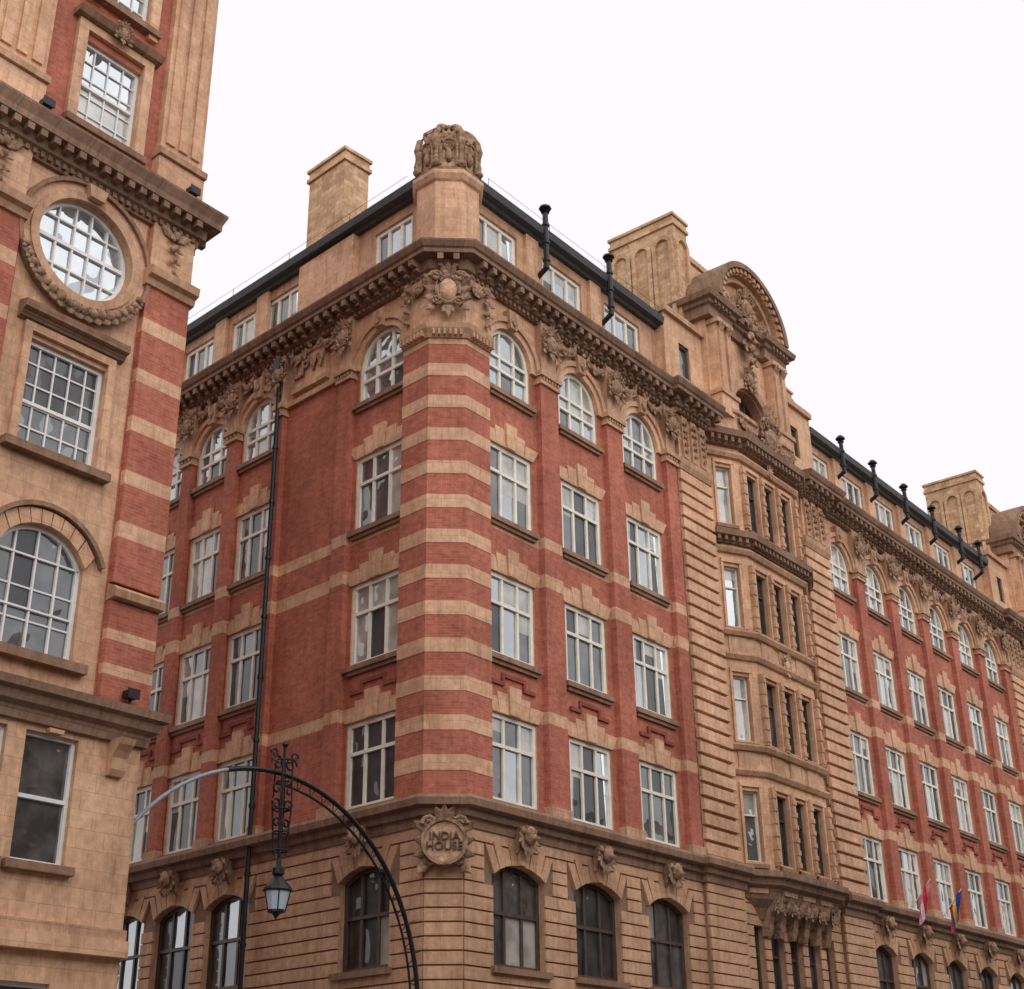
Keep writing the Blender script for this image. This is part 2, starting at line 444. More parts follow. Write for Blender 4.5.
# ------------------------------------------------------------------ site frames
A=(-2.30,35.20); Bp=(-1.35,35.27)
dR=(math.sin(math.radians(38.5)),math.cos(math.radians(38.5)))
dL=(math.sin(math.radians(46.8)),-math.cos(math.radians(46.8)))
FR=Frame(Bp,dR); FL=Frame(A,dL); FC=Frame(A,(Bp[0]-A[0],Bp[1]-A[1]))
CW=math.hypot(Bp[0]-A[0],Bp[1]-A[1])

# ------------------------------------------------------------------ MAIN CORNER BUILDING
house=empty('brick_warehouse_building')
W=Part('walls',house); T=Part('stone_trim',house); C=Part('cornices',house); O=Part('carved_ornament',house,True)
G=Part('windows',house); R=Part('roof',house); Q=Part('rusticated_base',house)
rows=[(9.80,12.20),(13.80,16.25),(17.92,20.30)]
SB=9.20
bandsW=((12.28,12.62),(16.34,16.74),(17.56,17.90),(23.35,25.60,'ashlar'))
def wing(F,u0,u1,cs,ws,pil,kind='std'):
    ops=[]
    if not isinstance(ws,list): ws=[ws]*len(cs)
    for c,w in zip(cs,ws):
        for (a,b) in rows: ops.append((c-w/2,c+w/2,a,b,0))
        ops.append((c-w/2,c+w/2,22.12,23.35+w/2,w/2))
    wall(W,F,u0,u1,SB,25.6,0,ops,'red_brick',bandsW,archmat='ashlar')
    for o in ops:
        ua,ub,za,zb,ri=o; c=(ua+ub)/2; w=ub-ua
        window(G,F,o,-.12,3,(.64,),kind=('bright' if kind=='std' else 'std') if o[4] else kind,fw=.13,bw=.095)
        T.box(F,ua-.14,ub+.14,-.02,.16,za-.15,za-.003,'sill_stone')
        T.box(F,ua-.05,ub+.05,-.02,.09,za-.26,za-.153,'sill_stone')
        if not ri:
            k=w/2
            vs=[(-k-.06,-k-.34,-.62*k,-.70*k,.42),(-.62*k,-.70*k,-.2*k,-.26*k,.58),(-.2*k,-.26*k,.2*k,.26*k,.80),(.2*k,.26*k,.62*k,.70*k,.58),(.62*k,.70*k,k+.06,k+.34,.42)]
            for i,(a0,a1,b0,b1,h) in enumerate(vs):
                T.prism(F,[(c+a0,zb+.002),(c+b0-.012,zb+.002),(c+b1-.012,zb+h),(c+a1,zb+h)],-.02,.045+(.06 if i==2 else 0),'terracotta_band')
        else:
            T.ring(F,c,23.35,w/2+.003,w/2+.22,0,math.pi,-.02,.10,18,'terracotta_band')
            T.ring(F,c,23.35,w/2+.22,w/2+.40,0,math.pi,-.02,.17,18,'trim_stone')
            T.prism(F,[(c-.16,23.35+w/2),(c+.16,23.35+w/2),(c+.24,25.0),(c-.24,25.0)],0,.26,'trim_stone')
            O.leaf(F,c,.27,25.0,.55,.16,-math.pi/2,'carved_stone',.2)
    for c in cs:
        zz=12.98
        T.box(F,c-.42,c+.42,-.01,.06,zz+.25,zz+.36,'red_brick_dark')
        for sg in (-1,1):
            a,b=sorted((c+sg*.42,c+sg*.52)); T.box(F,a,b,-.01,.063,zz,zz+.36,'red_brick_dark')
            a,b=sorted((c+sg*.52,c+sg*.95)); T.box(F,a,b,-.01,.06,zz,zz+.11,'red_brick_dark')
    for (a,b) in pil:
        zs=[9.7,12.28,12.62,16.34,16.74,17.56,17.9,23.1]
        for i in range(len(zs)-1):
            st=i in (1,3,5)
            T.box(F,a,b,-.02,.203 if st else .20,zs[i],zs[i+1],'terracotta_band' if st else 'red_brick')
        T.box(F,a-.05,b+.05,-.02,.27,9.7,9.98,'trim_stone')
        T.box(F,a-.06,b+.06,-.02,.28,23.08,23.20,'trim_stone')
        T.box(F,a-.03,b+.03,-.02,.24,23.20,23.34,'trim_stone')
        n=max(3,int((b-a)/.14))
        for i in range(n):
            x=a+(b-a)*(i+.5)/n; T.box(F,x-.035,x+.035,.24,.30,23.22,23.33,'trim_stone')
        T.box(F,a-.10,b+.10,-.02,.34,23.34,23.52,'trim_stone')
        T.box(F,a+.05,b-.05,-.02,.22,23.52,25.35,'trim_stone')
        m=(a+b)/2
        cartouche(O,F,m,.36,24.62,.62)
    ms=sorted((a+b)/2 for a,b in pil)
    for a,b in zip(ms,ms[1:]):
        if b-a<4.2:
            mid=(a+b)/2
            swag(O,F,a+.35,mid-.28,.16,25.22,.34,.125,n=8); swag(O,F,mid+.28,b-.35,.16,25.22,.34,.125,n=8)

def base(F,u0,u1,cs,w):
    ops=[]
    for c in cs:
        ops.append((c-w/2,c+w/2,5.70,8.25,.32))
        ops.append((c-w/2,c+w/2,1.2,4.3,0))
    wall(Q,F,u0,u1,0.0,SB,0,ops,'joint_dark',reveal=.35,rmat='trim_stone',archmat='joint_dark')
    courses(Q,F,u0,u1,.95,9.0,.335,.045,-.02,.055,[(o[0]-.002,o[1]+.002,o[2],o[3],0) for o in ops]+[(c-w/2-.35,c+w/2+.35,7.93,8.62,0) for c in cs],'base_stone')
    Q.box(F,u0,u1,-.02,.16,0,.9,'base_stone')
    for o in ops:
        window(G,F,o,-.24,3,(.60,),fmat='dark_paint',kind='base',fw=.11,bw=.09)
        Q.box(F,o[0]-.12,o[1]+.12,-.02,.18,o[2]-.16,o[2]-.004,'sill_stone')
        if o[4]:
            c=(o[0]+o[1])/2; n=9
            for i in range(n):
                a=o[0]+w*i/n+.010; b=o[0]+w*(i+1)/n-.010
                fa=(a-c)*1.32+c; fb_=(b-c)*1.32+c
                tz=8.62+(.12 if i%2 else 0)+(.1 if i==n//2 else 0)
                Q.prism(F,[(a,arch_z(o,a)),(b,arch_z(o,b)),(fb_,tz),(fa,tz)],-.02,.09+(.1 if i==n//2 else 0),'base_stone')
            console(Q,F,c,.05,8.55,9.22,.42,.42,'carved_stone')
            O.fb(F,c,.44,8.98,.20,.14,.24,'carved_stone',.1,10,6)
            O.fb(F,c,.56,8.92,.08,.08,.09,'carved_stone',.1)
            for sg in (-1,1):
                O.fb(F,c+sg*.22,.36,9.10,.10,.1,.11,'carved_stone',.1)
                for a in (.9,.2,-.5,-1.1): O.leaf(F,c+sg*.14,.36,8.98-.05,.34,.08,a if sg>0 else math.pi-a,'carved_stone',.2)
            for a in (-.35,0,.35): O.leaf(F,c,.36,8.85,.4,.1,-math.pi/2+a,'carved_stone',.1)

c1=[2.08,5.62,9.16]
wing(FR,1.0,11.2,c1,2.06,[(3.42,4.28),(6.96,7.82),(10.50,11.15)])
base(FR,0,11.2,[2.18,5.66,9.2],2.15)
E2=42.1; E3=53.4
c2=[23.75+3.27*i for i in range(6)]
wing(FR,22.5,E2,c2,1.95,[(c-1.635-.36,c-1.635+.36) for c in c2[1:]]+[(40.1+1.3,42.0)])
base(FR,22.5,E2,c2,1.9)
c3=[55.0+3.27*i for i in range(5)]
wing(FR,E3,70.5,c3,1.95,[(c-1.635-.36,c-1.635+.36) for c in c3[1:]])
base(FR,E3,70.5,c3,1.9)
cl=[-2.10]+[-8.12-2.6*i for i in range(6)]
wing(FL,-24,-1.0,cl,[2.12]+[1.85]*6,[(-3.95,-3.35),(-7.05,-6.72)]+[(-9.42-2.6*i-.28,-9.42-2.6*i+.28) for i in range(5)],kind='side')
base(FL,-24,0,[-2.2]+cl[1:],2.0)
T.box(FL,-6.3,-4.75,-.01,.10,23.9,25.0,'ashlar')
T.box(FL,-6.4,-4.65,-.01,.16,23.72,23.9,'trim_stone'); T.box(FL,-6.4,-4.65,-.01,.16,25.0,25.12,'trim_stone')
T.box(FL,-6.70,-3.97,-.01,.12,23.35,23.52,'trim_stone')

tp=[FL.xy(-1.02),A,Bp,FR.xy(1.0)]
z=9.70; step=1.045
while z<22.9:
    C1=min(z+step-.40,23.08)
    C.sweep(tp,[(-.15,z),(.15,z),(.15,C1),(-.15,C1)],'red_brick')
    if C1>=23.0: break
    C.sweep(tp,[(-.15,C1),(.162,C1),(.162,min(C1+.40,23.08)),(-.15,min(C1+.40,23.08))],'terracotta_band')
    z=C1+.40
    if z>=23.05: break
C.sweep(tp,[(-.15,23.0),(.22,23.08),(.26,23.22),(.34,23.36),(.36,23.52),(-.15,23.55)],'trim_stone')
C.sweep(tp,[(-.15,23.55),(.14,23.55),(.14,25.4),(-.15,25.4)],'ashlar')
for F,us in ((FL,[-.95+.15*k for k in range(7)]),(FC,[.07+.16*k for k in range(6)]),(FR,[.05+.15*k for k in range(7)])):
    for u in us: T.box(F,u-.035,u+.035,.2,.37,23.12,23.3,'trim_stone')
wall(Q,FC,0,CW,0,SB,0,[],'joint_dark')
courses(Q,FC,0,CW,.95,9.0,.335,.045,-.02,.055,[],'base_stone'); Q.box(FC,0,CW,-.02,.16,0,.9,'base_stone')
SZ=8.50
cartouche(O,FC,CW/2,.24,SZ,.92,'carved_stone',pend=False,boss=None)
T.ring(FC,CW/2,SZ,.001,.50,0,2*math.pi,.0,.42,24,'carved_light')
T.ring(FC,CW/2,SZ,.50,.58,0,2*math.pi,.0,.50,24,'carved_stone')
cartouche(O,FC,CW/2,.38,24.60,.88,'carved_stone',boss='carved_light')
for F,sg in ((FL,-1),(FR,1)):
    drop(O,F,sg*.80,.26,25.1,23.9,.18); swag(O,F,sg*.05,sg*.7,.24,25.1,.3,.13,n=6)

def offpath(l): return [F.xy(u,p) for F,u,p in l]
strp=[(-.2,8.95),(.10,8.95),(.12,9.15),(.22,9.2),(.24,9.38),(.42,9.42),(.44,9.60),(.36,9.70),(-.2,9.74)]
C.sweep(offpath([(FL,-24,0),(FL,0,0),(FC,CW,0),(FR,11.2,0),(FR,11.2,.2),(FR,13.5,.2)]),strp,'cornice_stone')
C.sweep(offpath([(FR,20.3,.2),(FR,22.5,.2),(FR,22.5,0),(FR,E2,0),(FR,E2,.2),(FR,E2+2.3,.2)]),strp,'cornice_stone')
C.sweep(offpath([(FR,E3-2.1,.2),(FR,E3,.2),(FR,E3,0),(FR,70.5,0)]),strp,'cornice_stone')
mainp=[(-.4,25.28),(.12,25.28),(.14,25.42),(.24,25.46),(.26,25.56),(.28,25.78),(.62,25.80),(.62,25.94),(.68,25.98),(.76,26.14),(.76,26.20),(-.4,26.32)]
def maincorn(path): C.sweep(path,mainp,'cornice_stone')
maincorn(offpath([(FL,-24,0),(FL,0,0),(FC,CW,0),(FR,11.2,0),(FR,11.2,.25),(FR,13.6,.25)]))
maincorn(offpath([(FR,20.2,.25),(FR,22.5,.25),(FR,22.5,0),(FR,E2,0),(FR,E2,.25),(FR,E2+2.4,.25)]))
maincorn(offpath([(FR,E3-2.3,.25),(FR,E3,.25),(FR,E3,0),(FR,70.5,0)]))
def mods(F,u0,u1,po=0,sp=.44):
    n=max(1,int((u1-u0)/sp))
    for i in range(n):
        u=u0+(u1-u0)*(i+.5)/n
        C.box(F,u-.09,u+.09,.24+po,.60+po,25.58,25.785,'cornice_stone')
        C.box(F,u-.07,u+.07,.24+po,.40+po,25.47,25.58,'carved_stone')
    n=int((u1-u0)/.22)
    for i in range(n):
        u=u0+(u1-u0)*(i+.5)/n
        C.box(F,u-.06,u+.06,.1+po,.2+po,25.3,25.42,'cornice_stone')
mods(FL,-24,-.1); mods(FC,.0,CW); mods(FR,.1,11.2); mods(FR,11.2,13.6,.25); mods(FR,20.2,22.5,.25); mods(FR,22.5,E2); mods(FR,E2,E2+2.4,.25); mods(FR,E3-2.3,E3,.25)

def attic(F,u0,u1,cs,w):
    ops=[(c-w/2,c+w/2,26.95,28.55,0) for c in cs]
    wall(W,F,u0,u1,26.0,29.0,-.35,ops,'trim_stone',rmat='trim_stone')
    for o in ops:
        window(G,F,o,-.5,3,(),kind='std',fw=.14,bw=.12)
        T.box(F,o[0]-.1,o[1]+.1,-.36,-.24,o[2]-.12,o[2],'cream_paint')
    e=sorted(cs)
    for a,b in zip(e,e[1:]):
        m=(a+b)/2; T.box(F,m-.32,m+.32,-.36,-.22,26.2,28.9,'ashlar')
attic(FR,0,11.2,[1.95,5.5,9.05],2.2); attic(FR,22.5,E2,c2,2.0); attic(FR,E3,70.5,c3,2.0)
attic(FL,-24,0,[-2.2,-7.9,-9.9]+[-12.8-2.6*i for i in range(4)],1.8)
T.box(FL,-6.7,-3.9,-.36,-.1,26.2,28.9,'ashlar')
eave=[(-.4,28.92),(-.2,28.92),(-.15,29.02),(.06,29.05),(.12,29.30),(-.4,29.36)]
roofp=[(-.38,29.2),(.02,29.33),(-3.2,31.0),(-7.5,31.8),(-7.5,29.2)]
for pth in (offpath([(FL,-24,0),(FL,0,0),(FC,CW,0),(FR,11.2,0)]),offpath([(FR,22.5,0),(FR,E2,0)]),offpath([(FR,E3,0),(FR,70.5,0)])):
    R.sweep(pth,eave,'lead')
    R.sweep(pth,roofp,'slate')
for pth in (offpath([(FL,-20,0),(FL,-1.2,0)]),offpath([(FR,1.2,0),(FR,11.2,0)])):
    for a,b in zip(pth,pth[1:]): R.tube([(a[0],a[1],29.7),(b[0],b[1],29.7)],.008,'lead',4)
def posts(F,u0,u1):
    u=u0
    while u<=u1: R.tube([F.P(u,0,29.2),F.P(u,0,29.71)],.009,'lead',4); u+=3.2
posts(FR,1.2,11); posts(FL,-20,-1.1)
def vent(F,u,p=.10,z0=27.7,h=2.35):
    R.tube([F.P(u,p,z0),F.P(u,p,z0+h)],.095,'black_iron',8)
    R.tube([F.P(u,p,z0+.05),F.P(u,-.4,z0-.25)],.09,'black_iron',8)
    x,y=F.xy(u,p)
    R.lathe((x,y),[(.0,z0+h+.12),(.20,z0+h+.10),(.22,z0+h+.03),(.10,z0+h-.04),(.15,z0+h-.12),(.0,z0+h-.15)],'black_iron',8)
    for k in range(3): R.lathe((x,y),[(.096,z0+.25+k*.7),(.135,z0+.28+k*.7),(.135,z0+.36+k*.7),(.096,z0+.4+k*.7)],'black_iron',8)
for u in (4.05,7.72): vent(FR,u)
for u in (25.4,28.6,31.9,35.1,38.4,40.9): vent(FR,u,z0=28.2,h=1.6)
CC=FC.xy(CW/2,-.78)
n8=math.atan2(FC.n[1],FC.n[0])
ph=n8+math.pi/8
T.lathe(CC,[(0,26.2),(1.16,26.2),(1.16,26.55),(1.06,26.62),(1.04,28.72),(1.12,28.78),(1.2,28.95),(1.2,29.08),(0,29.12)],'ashlar',8,ph)
T.lathe(CC,[(1.04,29.1),(1.06,29.25),(.98,29.32)],'carved_stone',16,ph)
O.grid([[(CC[0]+r*math.cos(ph+k*math.pi/10),CC[1]+r*math.sin(ph+k*math.pi/10),zz) for k in range(20)] for r,zz in [(.90,29.3),(.88,29.75),(.90,30.2),(.82,30.6),(.66,30.90),(.50,31.05),(.44,31.2),(.02,31.3)]],'carved_light',True)
for k in range(8):
    a=n8+math.pi/8*(2*k+1)
    pts=[(1.03,29.35),(1.00,29.9),(1.06,30.25),(.98,30.65),(.78,30.98),(.56,31.15)]
    O.tube([(CC[0]+r*math.cos(a),CC[1]+r*math.sin(a),zz) for r,zz in pts],[.10,.08,.12,.11,.12,.15],'carved_stone',7)
    O.blob((CC[0]+1.04*math.cos(a),CC[1]+1.04*math.sin(a),29.42),(.15,.15,.13),'carved_stone',.1)
    O.blob((CC[0]+.52*math.cos(a),CC[1]+.52*math.sin(a),31.18),(.16,.16,.13),'carved_stone',.15)
    a+=math.pi/8
    Fk=Frame((CC[0]+.93*math.cos(a),CC[1]+.93*math.sin(a)),(-math.sin(a),math.cos(a)))
    O.tube([Fk.P(.26*math.cos(math.pi*t/10),.06,30.05+.30*math.sin(math.pi*t/10)) for t in range(11)],.055,'carved_stone',6)
    O.tube([Fk.P(-.26,.06,29.35),Fk.P(-.26,.06,30.05)],.045,'carved_stone',6)
    O.tube([Fk.P(.26,.06,29.35),Fk.P(.26,.06,30.05)],.045,'carved_stone',6)
    O.fb(Fk,0,.0,29.75,.12,.12,.24,'carved_stone',.1)
    for b in (-.6,0,.6): O.leaf(Fk,0,.02,29.95,.32,.08,math.pi/2+b,'carved_stone',.2)
    for b in (-.5,0,.5): O.leaf(Fk,0,.04,30.42,.42,.1,math.pi/2+b,'carved_stone',-.25)
    O.blob((CC[0]+.56*math.cos(a),CC[1]+.56*math.sin(a),31.12),(.12,.12,.10),'carved_stone',.15)

DP=Part('drainpipes',house)
def drain(F,u,z0,z1,p=.30,r=.07):
    DP.tube([F.P(u,p,z0),F.P(u,p,z1)],r,'black_iron',8)
    z=z0+1
    while z<z1:
        DP.tube([F.P(u,p,z),F.P(u,p,z+.10)],r+.025,'black_iron',8); z+=1.9
drain(FL,-6.88,0,24.9)
DP.box(FL,-7.03,-6.73,.15,.46,24.75,25.15,'black_iron')

def chimney(F,u0,u1,p0,p1,z0,z1,side=0,front=0):
    T.box(F,u0,u1,p0,p1,z0,z1-.55,'buff_brick')
    T.box(F,u0-.08,u1+.08,p0-.08,p1+.08,z1-.55,z1-.40,'buff_brick')
    T.box(F,u0-.02,u1+.02,p0-.02,p1+.02,z1-.40,z1-.12,'buff_brick')
    T.box(F,u0-.09,u1+.09,p0-.09,p1+.09,z1-.12,z1,'buff_brick')
    def arc(FS,L,nA):
        w=L/nA
        for i in range(nA):
            c=w*(i+.5); r=w*.30; zt=z1-1.15
            T.ring(FS,c,zt-r,r,w*.47,0,math.pi,-.02,.12,12,'buff_brick')
            T.box(FS,c-w*.47,c-r,-.02,.12,z0,zt-r,'buff_brick'); T.box(FS,c+r,c+w*.47,-.02,.12,z0,zt-r,'buff_brick')
    if side: arc(Frame(F.xy(u0,p0),(F.n[0],F.n[1])),p1-p0,side)
    if front: arc(Frame(F.xy(u0,p1),F.d),u1-u0,front)
chimney(FL,-7.4,-5.45,-1.95,-.85,28.5,33.75)

def pavilion(uc):
    F=FR
    u0,u1=uc-5.7,uc+5.6
    gl=[(uc+d-.45,uc+d+.45,5.2,8.0,0) for d in (-1.25,0,1.25)]+[(uc-2.75,uc-2.1,5.2,8.0,0),(uc+2.1,uc+2.75,5.2,8.0,0)]
    wall(Q,F,u0,u1,0,SB,.0,gl,'joint_dark',reveal=.35)
    courses(Q,F,u0,u1,.95,9.0,.335,.045,-.02,.055,gl,'base_stone')
    for o in gl: window(G,F,o,-.25,1,(.7,),fmat='dark_paint',kind='dark')
    Q.box(F,u0,u1,-.02,.16,0,.9,'base_stone')
    for sg in (-1,1):
        a,b=(u0,u0+2.2) if sg<0 else (u1-2.2,u1)
        Q.box(F,a,b,.0,.18,.9,9.0,'joint_dark'); courses(Q,F,a,b,.95,9.0,.335,.045,.15,.25,[],'base_stone')
    wall(W,F,u0,u1,SB,26.3,.0,[],'ashlar')
    for sg in (-1,1):
        a,b=(u0+.05,u0+2.15) if sg<0 else (u1-2.15,u1-.05)
        T.box(F,a,b,-.02,.17,9.7,23.1,'trim_stone')
        courses(T,F,a,b,9.75,23.1,.46,.12,.1,.30,[],'ashlar')
        C.sweep([F.xy(a,.17),F.xy(b,.17)],[(-.1,23.05),(.12,23.1),(.2,23.3),(.22,23.5),(-.1,23.55)],'trim_stone')
        T.box(F,a+.1,b-.1,-.02,.24,23.5,25.28,'ashlar')
        for w in (.45,1.05,1.65):
            T.box(F,a+w-.18,a+w+.18,.2,.33,23.6,25.25,'trim_stone')
            drop(O,F,a+w,.36,25.0,23.9,.14)
    path=[F.xy(uc-3.4,0),F.xy(uc-2.1,.65),F.xy(uc+2.1,.65),F.xy(uc+3.4,0)]
    fac=[Frame(path[i],(path[i+1][0]-path[i][0],path[i+1][1]-path[i][1])) for i in range(3)]
    ln=[math.hypot(path[i+1][0]-path[i][0],path[i+1][1]-path[i][1]) for i in range(3)]
    br=[(9.95,12.25),(13.95,16.2),(18.0,20.25),(21.95,24.2)]
    for i,f in enumerate(fac):
        cs=[ln[i]/2] if i!=1 else [ln[1]/2-1.25,ln[1]/2,ln[1]/2+1.25]
        w=.66 if i!=1 else .80
        ops=[(c-w/2,c+w/2,a,b,0) for c in cs for a,b in br]
        wall(W,f,0,ln[i],9.3,25.3,0,ops,'ashlar',reveal=.3)
        for o in ops:
            window(G,f,o,-.22,1,(.66,),fmat='cream_paint' if i==0 else 'dark_paint',fw=.05,bw=.05,kind='bright' if i==0 else 'dark')
            T.box(f,o[0]-.10,o[0]-.005,-.02,.07,o[2]-.1,o[3]+.12,'terracotta_band'); T.box(f,o[1]+.005,o[1]+.10,-.02,.07,o[2]-.1,o[3]+.12,'terracotta_band')
            T.box(f,o[0]-.10,o[1]+.10,-.02,.09,o[3]+.12,o[3]+.26,'terracotta_band')
            T.box(f,o[0]-.14,o[1]+.14,-.02,.13,o[2]-.22,o[2]-.1,'sill_stone')
            T.box(f,o[0]-.03,o[1]+.03,-.02,.05,o[2]-1.0,o[2]-.4,'trim_stone')
        if i==1:
            for c in (ln[1]/2-.625,ln[1]/2+.625,.11,ln[1]-.11):
                for a,b in br:
                    T.box(f,c-.09,c+.09,-.02,.16,a-.1,b+.15,'trim_stone')
                    zz=a
                    while zz<b: T.box(f,c-.11,c+.11,-.02,.19,zz,zz+.16,'trim_stone'); zz+=.42
    for z0,ex in ((12.72,.10),(13.55,.14),(16.75,.10),(17.6,.14),(20.72,.12),(24.55,.14)):
        C.sweep(path,[(-.1,z0),(ex,z0+.03),(ex+.08,z0+.16),(ex+.08,z0+.22),(-.1,z0+.25)],'trim_stone')
    C.sweep(path,[(-.1,21.05),(.15,21.08),(.2,21.25),(.42,21.3),(.46,21.52),(-.1,21.6)],'cornice_stone')
    C.sweep(path,[(-.1,25.0),(.18,25.05),(.25,25.25),(.50,25.32),(.55,25.56),(-.1,25.64)],'cornice_stone')
    for i,f in enumerate(fac):
        n=int(ln[i]/.26)
        for k in range(n):
            u=ln[i]*(k+.5)/n
            C.box(f,u-.06,u+.06,.05,.36,21.12,21.3,'cornice_stone'); C.box(f,u-.06,u+.06,.05,.44,25.1,25.32,'cornice_stone')
    C.sweep(path,[(-.6,8.15),(-.42,8.2),(-.30,8.55),(-.05,8.8),(.05,9.1),(.26,9.2),(.30,9.38),(.44,9.42),(.44,9.62),(-.6,9.7)],'cornice_stone')
    for c in (-2.0,-1.25,-.4,.4,1.25,2.0):
        console(Q,F,uc+c,.0,7.7,8.9,.3,.75,'carved_stone')
        for a in (-.4,0,.4): O.leaf(F,uc+c,.72,8.9,.5,.12,-math.pi/2+a,'carved_stone',-.3)
    for c in (-1.9,-.95,0,.95,1.9): cartouche(O,F,uc+c,.62,8.62,.36,pend=False)
    cartouche(O,F,uc,.76,17.15,.42,'carved_light'); cartouche(O,F,uc,.85,24.85,.3,'carved_light')
    C.sweep(path,[(-.35,25.6),(.12,25.6),(.12,26.45),(.22,26.5),(.22,26.66),(-.35,26.66)],'trim_stone')
    cartouche(O,F,uc+.1,.95,26.2,1.05,'carved_stone')
    O.fb(F,uc+.1,1.0,27.0,.3,.22,.3,'carved_stone',.1,10,6)
    for a in (-1.0,-.5,0,.5,1.0): O.leaf(F,uc+.1,1.0,27.0,.65,.16,math.pi/2+a,'carved_stone',.1)
    for sg in (-1,1): swag(O,F,uc+sg*.7,uc+sg*2.0,.85,26.3,.3,.13)
    um=uc-.25
    op=[(um-1.35,um+1.35,26.2,28.35,1.3)]
    wall(W,F,um-2.8,um+2.8,25.6,31.0,.28,op,'ashlar',reveal=.5)
    window(G,F,op[0],-.15,3,(.3,),fmat='dark_paint',kind='dark')
    T.ring(F,um,27.05,1.36,1.75,0,math.pi,.2,.45,18,'trim_stone')
    cartouche(O,F,um,.5,28.9,.6)
    W.sweep([F.xy(um-2.8,-3.2),F.xy(um-2.8,.28)],[(0,26),(0,31)],'ashlar',closed=False)
    W.sweep([F.xy(um+2.8,.28),F.xy(um+2.8,-3.2)],[(0,26),(0,31)],'ashlar',closed=False)
    for sg in (-1,1):
        c=um+sg*2.15
        T.box(F,c-.60,c+.60,.2,.75,26.3,27.1,'ashlar')
        T.box(F,c-.66,c+.66,.2,.82,27.1,27.28,'trim_stone')
        T.box(F,c-.48,c+.48,.2,.66,27.28,30.2,'ashlar')
        for w in (-.28,.28): T.box(F,c+w-.15,c+w+.15,.6,.76,27.35,30.05,'trim_stone')
        T.box(F,c-.58,c+.58,.2,.82,30.2,30.4,'trim_stone')
        for w in (-.28,.28):
            for a in (-.5,0,.5): O.leaf(F,c+w,.76,29.85,.4,.09,math.pi/2+a,'carved_stone',.3)
    ent=[F.xy(um-2.85,-2.6),F.xy(um-2.85,.45),F.xy(um-1.45,.45),F.xy(um-1.45,.25),F.xy(um+1.45,.25),F.xy(um+1.45,.45),F.xy(um+2.85,.45),F.xy(um+2.85,-2.6)]
    C.sweep(ent,[(-.3,30.4),(.18,30.45),(.2,30.85),(.3,30.9),(.33,31.05),(.48,31.1),(.54,31.32),(-.3,31.4)],'cornice_stone')
    for k in range(22):
        u=um-2.8+5.6*k/21
        C.box(F,u-.07,u+.07,.4 if abs(u-um)>1.5 else .2,.85 if abs(u-um)>1.5 else .58,30.92,31.08,'cornice_stone')
    T.prism(F,[(um+2.5*math.cos(a),31.35+2.3*math.sin(a)) for a in [math.pi*k/20 for k in range(21)]],-.5,.35,'ashlar')
    def ell(r0,r1,p1,mat):
        n=26
        for i in range(n):
            a=.02+(math.pi-.04)*i/n; b=.02+(math.pi-.04)*(i+1)/n
            g=lambda r,t:(um+r*math.cos(t),31.33+r*.93*math.sin(t))
            T.prism(F,[g(r0,a),g(r1,a),g(r1,b),g(r0,b)],-.5,p1,mat)
    ell(1.95,2.2,.62,'trim_stone'); ell(2.2,2.48,.84,'trim_stone'); ell(2.48,2.74,1.02,'cornice_stone')
    for k in range(21):
        a=math.pi*(k+.5)/21
        u=um+2.34*math.cos(a); zz=31.33+.93*2.34*math.sin(a); C.box(F,u-.09,u+.09,.83,.97,zz-.09,zz+.09,'trim_stone')
    cartouche(O,F,um,.62,32.15,.9,'carved_stone')
    for sg in (-1,1):
        swag(O,F,um+sg*.7,um+sg*1.6,.5,32.1,.3,.15)
        for k in range(4): O.leaf(F,um+sg*(.5+.3*k),.5,31.5,.6,.16,math.pi/2-sg*.4*k*.5,'carved_stone',.2)
    drop(O,F,um,.72,31.4,29.6,.30)
    for a in (-.9,-.45,0,.45,.9): O.leaf(F,um,.6,30.6,.75,.2,-math.pi/2+a,'carved_stone',.2)
    T.box(F,um-1.7,um+2.1,-3.6,-.9,29,34.2,'buff_brick'); T.box(F,um-1.8,um+2.2,-3.7,-.8,34.2,34.45,'trim_stone')
    chimney(F,um-3.25,um-2.25,-3.55,-.55,29.3,35.55,side=3,front=1)
    chimney(F,um+2.6,um+3.6,-3.7,-.9,29.3,34.3,side=2,front=1)
    for sg in (-1,1):
        a,b=(u0,um-2.8) if sg<0 else (um+2.8,u1)
        c=(a+b)/2
        o=[(c-.35,c+.35,27.3,28.7,0)]
        wall(W,F,a,b,26.0,29.6,.05,o,'ashlar'); window(G,F,o[0],-.1,1,(),fmat='dark_paint',kind='dark')
        T.box(F,a,b,-3.5,.04,29.0,29.6,'ashlar'); T.box(F,a-.08,b,-3.5,.2,29.6,29.85,'trim_stone')
        W.sweep([F.xy(a,-3.5),F.xy(a,.05)] if sg<0 else [F.xy(b,.05),F.xy(b,-3.5)],[(0,26),(0,29.6)],'ashlar',closed=False)
pavilion(16.9); pavilion(47.8)
chimney(FR,25.4,26.6,-4.4,-2.6,29.5,33.7); chimney(FR,38.6,39.9,-5.5,-3.9,29.5,33.2)
W.raw([FL.P(-24,0,0),FL.P(-24,-12,0),FL.P(-24,-12,29),FL.P(-24,0,29)],[(0,0),(12,0),(12,29),(0,29)],'red_brick')
W.raw([FR.P(70.5,0,0),FR.P(70.5,-12,0),FR.P(70.5,-12,29),FR.P(70.5,0,29)],[(0,0),(12,0),(12,29),(0,29)],'red_brick')
for p in (W,T,C,O,G,R,Q,DP): p.build()

